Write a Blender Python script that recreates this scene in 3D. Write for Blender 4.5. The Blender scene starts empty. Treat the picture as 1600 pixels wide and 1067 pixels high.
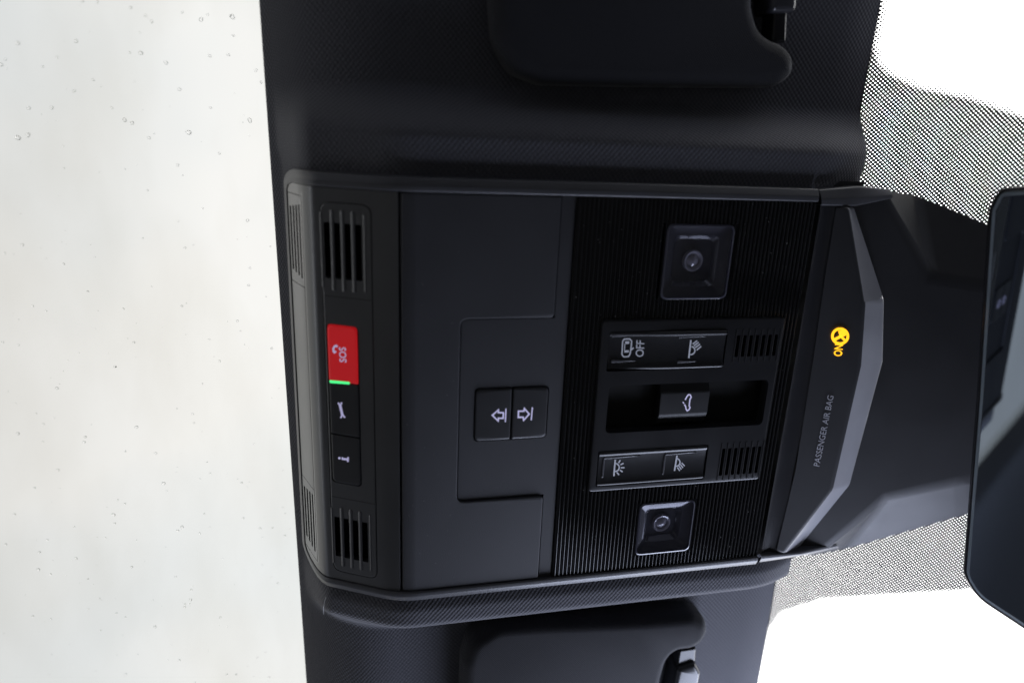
import bpy, bmesh, math, random
from mathutils import Vector, Matrix
from mathutils.geometry import delaunay_2d_cdt

# ------------------------------------------------------------------ frame
# U = towards the front of the car, V = towards the driver's side, H = downwards
# from the flat face of the console (all mm). World: Y = U, X = -V, Z = 1.25 - H.
D = 280.0                      # camera below the console face
VC = 117.0                     # centre line of the console
ZC = 1.25
FPX = 1067.0
MC = ((0.97496129, -0.04246251, -0.2182829),
      (-0.02343834, 0.95650981, -0.29075701),
      (0.221136, 0.28859301, 0.93156478))     # columns: U, V, H-away axes in camera axes

def W(U, V, H):
    return Vector(((VC - V) / 1000.0, U / 1000.0, ZC - H / 1000.0))

def ray(px, py):
    r = (px - 800.0, py - 533.5, FPX)
    q = [sum(MC[i][k] * r[i] for i in range(3)) for k in range(3)]
    return q[0] / q[2], q[1] / q[2]

def at(px, py, H=0.0):
    a, b = ray(px, py)
    return a * (D - H), b * (D - H)

random.seed(7)
scene = bpy.context.scene
col = scene.collection

# ------------------------------------------------------------------ camera
cam_d = bpy.data.cameras.new('camera')
cam = bpy.data.objects.new('camera', cam_d)
col.objects.link(cam)
def c2w(v):
    u = sum(MC[i][0] * v[i] for i in range(3)); w = sum(MC[i][1] * v[i] for i in range(3)); n = sum(MC[i][2] * v[i] for i in range(3))
    return Vector((-w, u, n))
rx, ry, rz = c2w((1, 0, 0)), c2w((0, -1, 0)), c2w((0, 0, -1))
m = Matrix((rx, ry, rz)).transposed().to_4x4()
m.translation = W(0, 0, D)
cam.matrix_world = m
cam_d.sensor_width = 36.0
cam_d.lens = 36.0 * FPX / 1600.0
cam_d.clip_start = 0.01
cam_d.clip_end = 200.0
cam_d.dof.use_dof = True
cam_d.dof.focus_distance = 0.345
cam_d.dof.aperture_fstop = 4.0
scene.camera = cam
scene.view_settings.view_transform = 'Standard'
scene.view_settings.look = 'None'
scene.view_settings.exposure = 0.0
scene.view_settings.gamma = 1.0
try:
    scene.cycles.max_bounces = 10
    scene.cycles.transparent_max_bounces = 24
except Exception:
    pass

# ------------------------------------------------------------------ node helpers
def new_mat(name):
    mt = bpy.data.materials.new(name); mt.use_nodes = True
    nt = mt.node_tree; nt.nodes.clear()
    return mt, nt
def N(nt, typ, **kw):
    n = nt.nodes.new(typ)
    for k, v in kw.items():
        if k.startswith('i_'):
            n.inputs[k[2:].replace('_', ' ')].default_value = v
        else:
            setattr(n, k, v)
    return n
def math_node(nt, op, a, b=None):
    n = nt.nodes.new('ShaderNodeMath'); n.operation = op
    for i, x in enumerate((a, b)):
        if x is None: continue
        if isinstance(x, (int, float)): n.inputs[i].default_value = x
        else: nt.links.new(x, n.inputs[i])
    return n.outputs[0]

# ------------------------------------------------------------------ overcast sky
world = bpy.data.worlds.new('World'); scene.world = world
world.use_nodes = True
nt = world.node_tree; nt.nodes.clear()
tc = N(nt, 'ShaderNodeTexCoord')
sep = N(nt, 'ShaderNodeSeparateXYZ'); nt.links.new(tc.outputs['Generated'], sep.inputs[0])
noi = N(nt, 'ShaderNodeTexNoise'); noi.inputs['Scale'].default_value = 2.2; noi.inputs['Detail'].default_value = 3.0
noi.inputs['Roughness'].default_value = 0.45
nt.links.new(tc.outputs['Generated'], noi.inputs['Vector'])
cl = N(nt, 'ShaderNodeValToRGB')
cl.color_ramp.elements[0].position = 0.32; cl.color_ramp.elements[0].color = (0.84, 0.87, 0.875, 1)
cl.color_ramp.elements[1].position = 0.60; cl.color_ramp.elements[1].color = (1.0, 0.985, 0.95, 1)
nt.links.new(noi.outputs['Fac'], cl.inputs[0])
hor = N(nt, 'ShaderNodeMapRange'); hor.inputs['From Min'].default_value = -0.06; hor.inputs['From Max'].default_value = 0.10
hor.inputs['To Min'].default_value = 0.0; hor.inputs['To Max'].default_value = 1.0
nt.links.new(sep.outputs['Z'], hor.inputs['Value'])
mixw = N(nt, 'ShaderNodeMixRGB'); mixw.inputs[1].default_value = (0.07, 0.075, 0.09, 1)   # wet asphalt
grd = N(nt, 'ShaderNodeMapRange'); grd.inputs['From Min'].default_value = -0.75; grd.inputs['From Max'].default_value = -0.18
grd.inputs['To Min'].default_value = 0.58; grd.inputs['To Max'].default_value = 1.0      # heavier cloud behind the car
nt.links.new(sep.outputs['Y'], grd.inputs['Value'])
cls = N(nt, 'ShaderNodeVectorMath', operation='SCALE'); nt.links.new(cl.outputs[0], cls.inputs[0]); nt.links.new(grd.outputs[0], cls.inputs['Scale'])
nt.links.new(hor.outputs[0], mixw.inputs[0]); nt.links.new(cls.outputs[0], mixw.inputs[2])
bg = N(nt, 'ShaderNodeBackground'); bg.inputs['Strength'].default_value = 5.5
nt.links.new(mixw.outputs[0], bg.inputs['Color'])
wo = N(nt, 'ShaderNodeOutputWorld'); nt.links.new(bg.outputs[0], wo.inputs['Surface'])

# unseen lamp added on the driver's side, standing in for window daylight
def area(name, U, V, H, tU, tV, tH, sx, sy, power, color):
    l = bpy.data.lights.new(name, 'AREA'); l.shape = 'RECTANGLE'; l.size = sx; l.size_y = sy
    l.energy = power; l.color = color
    o = bpy.data.objects.new(name, l); col.objects.link(o)
    o.location = W(U, V, H)
    d = W(tU, tV, tH) - W(U, V, H)
    o.rotation_euler = d.to_track_quat('-Z', 'Y').to_euler()
    return o
area('driver_side_fill_light', 300, 520, 120, 110, 130, 0, 0.34, 0.24, 2.3, (0.70, 0.77, 1.0))

# ------------------------------------------------------------------ materials
def plastic(name, colr, rough, bump=0.0, scale=900.0, spec=0.5, coat=0.0, var=0.15):
    mt, nt = new_mat(name)
    out = N(nt, 'ShaderNodeOutputMaterial'); b = N(nt, 'ShaderNodeBsdfPrincipled')
    nt.links.new(b.outputs[0], out.inputs[0])
    b.inputs['Roughness'].default_value = rough
    b.inputs['Specular IOR Level'].default_value = spec
    b.inputs['Coat Weight'].default_value = coat
    tc = N(nt, 'ShaderNodeTexCoord')
    n1 = N(nt, 'ShaderNodeTexNoise'); n1.inputs['Scale'].default_value = 55.0; n1.inputs['Detail'].default_value = 6.0
    nt.links.new(tc.outputs['Object'], n1.inputs['Vector'])
    mr = N(nt, 'ShaderNodeMapRange'); mr.inputs['To Min'].default_value = 1 - var; mr.inputs['To Max'].default_value = 1 + var
    nt.links.new(n1.outputs['Fac'], mr.inputs['Value'])
    vm = N(nt, 'ShaderNodeVectorMath', operation='SCALE'); vm.inputs[0].default_value = colr
    nt.links.new(mr.outputs[0], vm.inputs['Scale']); nt.links.new(vm.outputs[0], b.inputs['Base Color'])
    rr = math_node(nt, 'MULTIPLY', mr.outputs[0], rough); nt.links.new(rr, b.inputs['Roughness'])
    if bump:
        n2 = N(nt, 'ShaderNodeTexNoise'); n2.inputs['Scale'].default_value = scale; n2.inputs['Detail'].default_value = 2.0
        nt.links.new(tc.outputs['Object'], n2.inputs['Vector'])
        bp = N(nt, 'ShaderNodeBump'); bp.inputs['Strength'].default_value = bump; bp.inputs['Distance'].default_value = 0.0002
        nt.links.new(n2.outputs['Fac'], bp.inputs['Height']); nt.links.new(bp.outputs[0], b.inputs['Normal'])
    return mt

def emit(name, colr, s, base=None):
    mt, nt = new_mat(name)
    out = N(nt, 'ShaderNodeOutputMaterial'); b = N(nt, 'ShaderNodeBsdfPrincipled')
    b.inputs['Base Color'].default_value = (*(base or colr), 1); b.inputs['Roughness'].default_value = 0.5
    b.inputs['Emission Color'].default_value = (*colr, 1); b.inputs['Emission Strength'].default_value = s
    nt.links.new(b.outputs[0], out.inputs[0]); return mt

def thin_glass(name, tint, refl=1.0, rough=0.02, smudge=0.0, haze=0.0):
    mt, nt = new_mat(name)
    out = N(nt, 'ShaderNodeOutputMaterial')
    tr = N(nt, 'ShaderNodeBsdfTransparent'); tr.inputs[0].default_value = (*tint, 1)
    gl = N(nt, 'ShaderNodeBsdfGlossy'); gl.inputs['Roughness'].default_value = rough
    fr = N(nt, 'ShaderNodeFresnel'); fr.inputs['IOR'].default_value = 1.45
    mx = N(nt, 'ShaderNodeMixShader')
    ge = N(nt, 'ShaderNodeNewGeometry')            # no reflection when leaving the sheet
    front = math_node(nt, 'SUBTRACT', 1.0, ge.outputs['Backfacing'])
    nt.links.new(math_node(nt, 'MULTIPLY', math_node(nt, 'MULTIPLY', fr.outputs[0], refl), front), mx.inputs[0])
    nt.links.new(tr.outputs[0], mx.inputs[1]); nt.links.new(gl.outputs[0], mx.inputs[2])
    if smudge:                                     # dried water marks on the pane
        tc = N(nt, 'ShaderNodeTexCoord')
        mp = N(nt, 'ShaderNodeMapping'); mp.inputs['Scale'].default_value = (7.0, 16.0, 1.0)
        nt.links.new(tc.outputs['Object'], mp.inputs['Vector'])
        n1 = N(nt, 'ShaderNodeTexNoise'); n1.inputs['Scale'].default_value = 1.3; n1.inputs['Detail'].default_value = 5.0
        nt.links.new(mp.outputs[0], n1.inputs['Vector'])
        cr = N(nt, 'ShaderNodeValToRGB')
        cr.color_ramp.elements[0].position = 0.42; cr.color_ramp.elements[0].color = (*tint, 1)
        cr.color_ramp.elements[1].position = 0.75; cr.color_ramp.elements[1].color = (tint[0] * (1 - smudge), tint[1] * (1 - 1.1 * smudge), tint[2] * (1 - 1.3 * smudge), 1)
        nt.links.new(n1.outputs['Fac'], cr.inputs[0]); nt.links.new(cr.outputs[0], tr.inputs[0])
    last = mx
    if haze:                                       # moulded clear plastic scatters a little
        df_ = N(nt, 'ShaderNodeBsdfDiffuse'); df_.inputs[0].default_value = (0.45, 0.44, 0.52, 1)
        m2_ = N(nt, 'ShaderNodeMixShader'); m2_.inputs[0].default_value = haze
        nt.links.new(mx.outputs[0], m2_.inputs[1]); nt.links.new(df_.outputs[0], m2_.inputs[2]); last = m2_
    nt.links.new(last.outputs[0], out.inputs[0]); return mt

def fabric(name, colr, pitch, strength=1.0, contrast=0.35):
    """knitted headliner cloth: staggered rows of small stitches, UV in metres"""
    mt, nt = new_mat(name)
    out = N(nt, 'ShaderNodeOutputMaterial'); b = N(nt, 'ShaderNodeBsdfPrincipled')
    nt.links.new(b.outputs[0], out.inputs[0])
    b.inputs['Roughness'].default_value = 0.85; b.inputs['Specular IOR Level'].default_value = 0.25
    b.inputs['Sheen Weight'].default_value = 0.25; b.inputs['Sheen Roughness'].default_value = 0.4
    uv = N(nt, 'ShaderNodeUVMap'); uv.uv_map = 'UVMap'
    nz = N(nt, 'ShaderNodeTexNoise'); nz.inputs['Scale'].default_value = 220.0; nz.inputs['Detail'].default_value = 1.0
    nt.links.new(uv.outputs[0], nz.inputs['Vector'])
    sp = N(nt, 'ShaderNodeSeparateXYZ'); nt.links.new(uv.outputs[0], sp.inputs[0])
    k = 2 * math.pi / pitch
    jit = math_node(nt, 'MULTIPLY', math_node(nt, 'SUBTRACT', nz.outputs['Fac'], 0.5), 1.2)
    a = math_node(nt, 'ADD', math_node(nt, 'MULTIPLY', sp.outputs[0], k), jit)
    c = math_node(nt, 'ADD', math_node(nt, 'MULTIPLY', sp.outputs[1], 0.86 * k), jit)
    sa = math_node(nt, 'SINE', a); sc_ = math_node(nt, 'SINE', c)
    hgt = math_node(nt, 'MULTIPLY', math_node(nt, 'ADD', math_node(nt, 'MULTIPLY', sa, sc_), 1.0), 0.5)
    bp = N(nt, 'ShaderNodeBump'); bp.inputs['Strength'].default_value = strength; bp.inputs['Distance'].default_value = 0.0006
    nt.links.new(hgt, bp.inputs['Height']); nt.links.new(bp.outputs[0], b.inputs['Normal'])
    mr = N(nt, 'ShaderNodeMapRange'); mr.inputs['To Min'].default_value = 1 - contrast; mr.inputs['To Max'].default_value = 1 + contrast
    nt.links.new(hgt, mr.inputs['Value'])
    n3 = N(nt, 'ShaderNodeTexNoise'); n3.inputs['Scale'].default_value = 1500.0
    nt.links.new(uv.outputs[0], n3.inputs['Vector'])
    sc2 = math_node(nt, 'MULTIPLY', mr.outputs[0], math_node(nt, 'ADD', math_node(nt, 'MULTIPLY', n3.outputs['Fac'], 0.6), 0.7))
    vm = N(nt, 'ShaderNodeVectorMath', operation='SCALE'); vm.inputs[0].default_value = colr
    nt.links.new(sc2, vm.inputs['Scale']); nt.links.new(vm.outputs[0], b.inputs['Base Color'])
    return mt

M_CLOTH = fabric('headliner_cloth', (0.088, 0.088, 0.100), 0.0023, 0.55, 0.17)
M_VISOR = fabric('visor_cloth', (0.019, 0.019, 0.022), 0.0012, 0.35, 0.12)
M_SATIN = plastic('satin_plastic', (0.056, 0.056, 0.062), 0.38, 0.25, 2600.0)
M_LID = plastic('lid_plastic', (0.030, 0.030, 0.034), 0.58, 0.45, 2200.0)
M_REAR = plastic('grained_plastic', (0.030, 0.030, 0.033), 0.36, 0.3, 2600.0, 1.0, 0.5)
M_BUTTON = plastic('button_plastic', (0.020, 0.020, 0.022), 0.42, 0.15, 2600.0)
M_SWITCH = plastic('switch_plastic', (0.016, 0.016, 0.018), 0.30, 0.1, 2600.0)
M_GLOSS = plastic('piano_black_plastic', (0.006, 0.006, 0.007), 0.11, 0.0, 900, 0.5, 0.0, 0.3)
M_BLACK = plastic('black_cavity_plastic', (0.006, 0.006, 0.006), 0.7)
M_COVER = plastic('cover_plastic', (0.020, 0.020, 0.023), 0.5, 0.3, 2600.0)
M_POD_LIT = plastic('pod_chamfer_lit_plastic', (0.34, 0.34, 0.36), 0.24, 0.1, 2600.0)  # pale grey puts the light on the chamfer into its colour
M_RED = emit('backlit_red_plastic', (0.85, 0.012, 0.018), 0.30, (0.60, 0.015, 0.02))
M_METAL = plastic('clip_plastic', (0.10, 0.10, 0.11), 0.25)
M_CUP = plastic('lamp_reflector', (0.030, 0.030, 0.038), 0.16, spec=0.9)
M_BULB = plastic('bulb_reflector', (0.30, 0.29, 0.33), 0.10, spec=1.0)
M_RIM = plastic('clear_plastic_rim', (0.055, 0.055, 0.075), 0.12, spec=0.9)
M_ICON = emit('backlit_white_print', (0.60, 0.56, 0.95), 0.42, (0.6, 0.6, 0.65))
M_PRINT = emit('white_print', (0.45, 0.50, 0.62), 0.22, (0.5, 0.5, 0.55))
M_TEXT = plastic('grey_print', (0.55, 0.55, 0.60), 0.5)
M_STRIP = plastic('glossy_strip_plastic', (0.022, 0.022, 0.025), 0.24)
M_AMBER = emit('amber_indicator', (1.0, 0.47, 0.012), 1.5)
M_GREEN = emit('green_indicator', (0.08, 1.0, 0.28), 0.9)
M_LENS = thin_glass('lamp_lens_glass', (0.82, 0.82, 0.86), 2.0, 0.08, 0.0, 0.018)
M_WIND = thin_glass('windscreen_glass', (0.97, 0.97, 0.98), 1.0, 0.0)
M_ROOF = thin_glass('tinted_roof_glass', (0.420, 0.422, 0.422), 1.0, 0.0, 0.05)
M_FRIT = plastic('black_ceramic_print', (0.006, 0.006, 0.008), 0.6)
M_HOOK = plastic('clip_gloss_plastic', (0.035, 0.035, 0.04), 0.2)
M_EDGE = plastic('ground_glass_edge', (0.16, 0.19, 0.22), 0.12)
M_FIBRE = plastic('pale_fibre', (0.5, 0.5, 0.48), 0.8)
M_MHOUSE = plastic('mirror_housing_plastic', (0.012, 0.012, 0.014), 0.25)
mt, nt = new_mat('mirror_glass'); M_MIRROR = mt
out = N(nt, 'ShaderNodeOutputMaterial'); g = N(nt, 'ShaderNodeBsdfPrincipled')
g.inputs['Base Color'].default_value = (0.36, 0.41, 0.47, 1); g.inputs['Metallic'].default_value = 1.0; g.inputs['Roughness'].default_value = 0.015
nt.links.new(g.outputs[0], out.inputs[0])
mt, nt = new_mat('water'); M_WATER = mt
out = N(nt, 'ShaderNodeOutputMaterial'); g = N(nt, 'ShaderNodeBsdfGlass'); g.inputs['IOR'].default_value = 1.33; g.inputs['Roughness'].default_value = 0.0
g.inputs['Color'].default_value = (1, 1, 1, 1)
nt.links.new(g.outputs[0], out.inputs[0])

# ------------------------------------------------------------------ object helpers
def link(name, me, mat, parent=None, smooth=35):
    if mat: me.materials.append(mat)
    if smooth:
        me.polygons.foreach_set('use_smooth', [True] * len(me.polygons))
        me.set_sharp_from_angle(angle=math.radians(smooth))
    me.update()
    o = bpy.data.objects.new(name, me); col.objects.link(o)
    if smooth and smooth <= 50:
        wn = o.modifiers.new('weighted_normals', 'WEIGHTED_NORMAL'); wn.keep_sharp = True; wn.weight = 60
    if parent is not None:
        o.parent = parent
        o.matrix_parent_inverse = parent_inv[parent.name] if parent.name in parent_inv else Matrix.Identity(4)
    return o
parent_inv = {}
def thing(name, label, cat, U, V, H, group=None):
    o = bpy.data.objects.new(name, None); col.objects.link(o)
    o.empty_display_size = 0.02
    o.location = W(U, V, H)
    parent_inv[o.name] = Matrix.Translation(W(U, V, H)).inverted()
    tag(o, label, cat, group)
    return o
def tag(o, label=None, cat=None, group=None, kind=None):
    if label: o['label'] = label
    if cat: o['category'] = cat
    if group: o['group'] = group
    if kind: o['kind'] = kind
def from_uvh(name, verts, faces, mat, parent=None, smooth=35, recalc=True):
    me = bpy.data.meshes.new(name)
    me.from_pydata([W(*v) for v in verts], [], faces)
    if recalc:
        bm = bmesh.new(); bm.from_mesh(me)
        bmesh.ops.recalc_face_normals(bm, faces=bm.faces); bm.to_mesh(me); bm.free()
    return link(name, me, mat, parent, smooth)

# ------------------------------------------------------------------ console section: flat, then raked up, then the steep rear face
def Hc(U):
    def knee(u, u0, k, w):                 # slope k below u0, rounded over +-w
        if u >= u0 + w: return 0.0
        if u <= u0 - w: return -k * (u0 - u)
        return -k * (u0 + w - u) ** 2 / (4 * w)
    return knee(U, 17.0, 0.53, 9.0) + knee(U, -19.8, 2.1, 3.8)
def flat(U): return 0.0
def uvp(px, py, off=0.0):
    """pixel -> (U,V) on the console surface"""
    H = off
    for _ in range(30):
        U, V = at(px, py, H)
        H = 0.5 * H + 0.5 * (Hc(U) + off)
    return at(px, py, H)

def area2(p):
    return 0.5 * sum(p[i][0] * p[(i + 1) % len(p)][1] - p[(i + 1) % len(p)][0] * p[i][1] for i in range(len(p)))
def ccw(p): return list(p) if area2(p) > 0 else list(reversed(p))
def rounded(p, r, seg=5):
    p = ccw(p); n = len(p); out = []
    for i in range(n):
        ri = r[i] if isinstance(r, (list, tuple)) else r
        a, b, c = Vector(p[i - 1]), Vector(p[i]), Vector(p[(i + 1) % n])
        d1 = (a - b); d2 = (c - b); l1, l2 = d1.length, d2.length; d1.normalize(); d2.normalize()
        ang = d1.angle(d2)
        if ri <= 0 or ang > 3.0: out.append(tuple(b)); continue
        t = min(ri / math.tan(ang / 2), 0.48 * l1, 0.48 * l2)
        p1, p2 = b + d1 * t, b + d2 * t
        for k in range(seg + 1):
            s = k / seg
            out.append(tuple(p1 * (1 - s) ** 2 + b * 2 * s * (1 - s) + p2 * s * s))
    return out
def inset(p, d):
    n = len(p); out = []
    for i in range(n):
        a, b, c = Vector(p[i - 1]), Vector(p[i]), Vector(p[(i + 1) % n])
        e1 = (b - a); e2 = (c - b)
        if e1.length < 1e-6 or e2.length < 1e-6: out.append(tuple(b)); continue
        e1.normalize(); e2.normalize()
        n1 = Vector((-e1.y, e1.x)); n2 = Vector((-e2.y, e2.x))
        mm = n1 + n2
        if mm.length < 1e-6: out.append(tuple(b)); continue
        mm.normalize(); k = d / max(0.35, mm.dot(n1))
        out.append(tuple(b + mm * k))
    return out
def pin(pt, poly):
    x, y = pt; c = False; n = len(poly)
    for i in range(n):
        x1, y1 = poly[i]; x2, y2 = poly[(i + 1) % n]
        if (y1 > y) != (y2 > y) and x < (x2 - x1) * (y - y1) / (y2 - y1) + x1: c = not c
    return c

def slab(name, poly, mat, parent, off=0.0, depth=3.0, bevel=0.4, holes=(), hole_depth=None, Hf=Hc, tilt=None, smooth=40, step=3.0, dish=None):
    """panel with rounded arris: outline in (U,V), its face at Hf(U)+off, optional openings with walls"""
    poly = ccw(poly)
    rings = [(poly, off - depth), (poly, off - bevel), (inset(poly, bevel * 0.3), off - bevel * 0.3), (inset(poly, bevel), off)] if bevel > 0 else [(poly, off - depth), (poly, off)]
    bm = bmesh.new(); n = len(poly); prev = None
    for pts, h in rings:
        vs = [bm.verts.new((x, y, h)) for x, y in pts]
        if prev:
            for i in range(n):
                try: bm.faces.new((prev[i], prev[(i + 1) % n], vs[(i + 1) % n], vs[i]))
                except ValueError: pass
        prev = vs
    top = rings[-1][0]
    if True:
        pts = [Vector(p) for p in top]; edges = [(i, (i + 1) % n) for i in range(n)]
        hl = [ccw(h) for h in holes]
        for h in hl:
            b0 = len(pts); pts += [Vector(p) for p in h]
            edges += [(b0 + i, b0 + (i + 1) % len(h)) for i in range(len(h))]
        vv, ee, ff, *_ = delaunay_2d_cdt(pts, edges, [], 0, 1e-5)
        vt = [bm.verts.new((v.x, v.y, off)) for v in vv]
        for f in ff:
            cx = sum(vv[i].x for i in f) / len(f); cy = sum(vv[i].y for i in f) / len(f)
            if pin((cx, cy), top) and not any(pin((cx, cy), h) for h in hl):
                bm.faces.new([vt[i] for i in f])
        for h in hl:
            dd = hole_depth or depth
            a = [bm.verts.new((x, y, off)) for x, y in h]; b = [bm.verts.new((x, y, off - dd)) for x, y in h]
            for i in range(len(h)):
                bm.faces.new((a[i], a[(i + 1) % len(h)], b[(i + 1) % len(h)], b[i]))
        bmesh.ops.remove_doubles(bm, verts=bm.verts, dist=1e-4)
    us = [v.co.x for v in bm.verts]; lo, hi = min(us), max(us)
    if Hf is not flat and lo < 26:
        u = lo + 0.5
        while u < min(hi, 26):
            bmesh.ops.bisect_plane(bm, geom=bm.verts[:] + bm.edges[:] + bm.faces[:], plane_co=(u, 0, 0), plane_no=(1, 0, 0), dist=1e-5)
            u += step if u > -14 else step * 0.5
    if dish:
        (u0, v0, u1, v1, fn) = dish
        for nn in range(1, 10):
            bmesh.ops.bisect_plane(bm, geom=bm.verts[:] + bm.edges[:] + bm.faces[:], plane_co=(u0 + (u1 - u0) * nn / 10, 0, 0), plane_no=(1, 0, 0), dist=1e-5)
    for v in bm.verts:
        U, V, h = v.co
        if tilt: h += tilt(U, V)
        if dish: h += dish[4](U, V)
        v.co = W(U, V, Hf(U) + h)
    bmesh.ops.recalc_face_normals(bm, faces=bm.faces)
    me = bpy.data.meshes.new(name); bm.to_mesh(me); bm.free()
    return link(name, me, mat, parent, smooth)

def pxpoly(pts, off=0.0): return [uvp(x, y, off) for x, y in pts]

# flat print laid on the surface: strokes, filled shapes, lettering (pixel outlines -> surface)
class Ink:
    def __init__(s, off, surf=None): s.v = []; s.f = []; s.off = off; s.surf = surf
    def put(s, px, py):
        if s.surf: U, V, H = s.surf(px, py)
        else:
            U, V = uvp(px, py, s.off); H = Hc(U) + s.off
        s.v.append((U, V, H)); return len(s.v) - 1
    def stroke(s, pts, w, closed=False):
        n = len(pts); L = []; Rr = []
        for i in range(n):
            a = Vector(pts[i - 1] if (i or closed) else pts[0]); b = Vector(pts[i]); c = Vector(pts[(i + 1) % n] if (i < n - 1 or closed) else pts[-1])
            t1 = (b - a); t2 = (c - b)
            if t1.length < 1e-6: t1 = t2
            if t2.length < 1e-6: t2 = t1
            t1 = t1.normalized(); t2 = t2.normalized()
            n1 = Vector((-t1.y, t1.x)); n2 = Vector((-t2.y, t2.x)); mm = (n1 + n2)
            mm = mm.normalized() if mm.length > 1e-6 else n1
            k = 0.5 * w / max(0.5, mm.dot(n1))
            L.append(s.put(*(b + mm * k))); Rr.append(s.put(*(b - mm * k)))
        for i in range(n if closed else n - 1):
            j = (i + 1) % n
            s.f.append((L[i], L[j], Rr[j], Rr[i]))
        return s
    def arc(s, cx, cy, r, a0, a1, w, ry=None, n=14):
        pts = [(cx + r * math.cos(math.radians(a0 + (a1 - a0) * i / n)), cy + (ry or r) * math.sin(math.radians(a0 + (a1 - a0) * i / n))) for i in range(n + 1)]
        if abs(a1 - a0) >= 360: return s.stroke(pts[:-1], w, True)
        return s.stroke(pts, w)
    def fill(s, pts):
        s.f.append(tuple(s.put(*p) for p in pts)); return s
    def disc(s, cx, cy, r, ry=None, n=12):
        return s.fill([(cx + r * math.cos(2 * math.pi * i / n), cy + (ry or r) * math.sin(2 * math.pi * i / n)) for i in range(n)])
    def text(s, body, o, rd, up, space=1.0, bold=0.0):
        cu = bpy.data.curves.new('lettering', 'FONT'); cu.body = body; cu.space_character = space; cu.offset = bold; cu.resolution_u = 3
        ob = bpy.data.objects.new('lettering', cu); col.objects.link(ob)
        bpy.context.view_layer.update()
        me = bpy.data.meshes.new_from_object(ob.evaluated_get(bpy.context.evaluated_depsgraph_get()))
        xs = [v.co.x for v in me.vertices]; ys = [v.co.y for v in me.vertices]
        x0, x1, y0, y1 = min(xs), max(xs), min(ys), max(ys)
        base = len(s.v)
        for v in me.vertices:
            a = (v.co.x - x0) / (x1 - x0); b = (v.co.y - y0) / (y1 - y0)
            s.put(o[0] + rd[0] * a + up[0] * b, o[1] + rd[1] * a + up[1] * b)
        for p in me.polygons: s.f.append(tuple(base + i for i in p.vertices))
        bpy.data.objects.remove(ob); bpy.data.curves.remove(cu); bpy.data.meshes.remove(me)
        return s
    def build(s, name, mat, parent): return from_uvh(name, s.v, s.f, mat, parent, 0, False)

def smst(a, b, x):
    t = max(0.0, min(1.0, (x - a) / (b - a))); return t * t * (3 - 2 * t)

# ================================================================== HEADLINER (the ceiling)
VO0, VO1 = 17.5, 216.5            # console edges
def Hw(U, V=0.0):                 # windscreen
    return -33.0 + 0.52 * (U - 236.0) - 0.00006 * (V - VC) ** 2
def bulge(V):
    return 1 - smst(15, 37, max(VO0 - V, V - VO1, 0.0))
def Hhead(U, V):
    base = -27.0 - 33.0 * max(0.0, (16 - U) / 52.0) ** 2 - 3.0 * max(0.0, (U - 222) / 21.0) ** 2
    top = Hc(U) - 3.0 - 9.0 * max(0.0, (U - 208) / 35.0) ** 2
    top = max(top, -60.0)
    d = max(VO0 - V, V - VO1, 0.0)
    top -= 2.5 * (1 - smst(0, 9, d))
    H = base + (max(top, base) - base) * bulge(V)
    # the lining rolls down to the door frames far out on both sides
    return H + 0.0040 * max(0.0, -300 - V) ** 2 + 0.0012 * max(0.0, V - 520) ** 2
def Uwarp(U, V):                  # front edge: a little further forward beside the bulge
    return U + max(0.0, (U - 190) / 53.0) * (2.5 - 7.0 * bulge(V)) + max(0.0, -U / 36.0) * max(-3.0, min(4.0, -1.6 + 0.0115 * (V + 47)))
def grid_axis(a, b, segs):
    out = [a]
    for (to, st) in segs:
        while out[-1] < to - 1e-6: out.append(min(to, out[-1] + st))
    return out
Us = [-36.0]
while Us[-1] < 243.0: Us.append(min(243.0, Us[-1] + (1.0 if Us[-1] < 20 or Us[-1] > 215 else 3.0)))
Vs = grid_axis(-480.0, 714.0, [(-100, 20.0), (-30, 4.0), (20, 1.2), (214, 4.0), (262, 1.0), (340, 4.0), (714, 20.0)])
nu, nv = len(Us), len(Vs)
verts = []; uvs = []
for i, U in enumerate(Us):
    s = 0.0
    for j, V in enumerate(Vs):
        H = Hhead(U, V); Uw = Uwarp(U, V)
        if j: s += math.hypot(V - Vs[j - 1], H - verts[-1][2])
        verts.append((Uw, V, H)); uvs.append((0, s))
# arc length along U too, so that the knit does not stretch on the rolled edges
su = [0.0]
for i in range(1, nu): su.append(su[-1] + math.hypot(Us[i] - Us[i - 1], Hhead(Us[i], 228) - Hhead(Us[i - 1], 228)))
jm = min(range(nv), key=lambda j: abs(Vs[j] - VC))
uvs = [(su[i] / 1000.0, (uvs[i * nv + j][1] - uvs[i * nv + jm][1]) / 1000.0) for i in range(nu) for j in range(nv)]
faces = []
for i in range(nu - 1):
    for j in range(nv - 1):
        uc = 0.5 * (Us[i] + Us[i + 1]); vc = 0.5 * (Vs[j] + Vs[j + 1])
        if -26 < uc < 222 and VO0 + 3 < vc < VO1 - 3: continue
        faces.append((i * nv + j, i * nv + j + 1, (i + 1) * nv + j + 1, (i + 1) * nv + j))
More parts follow.
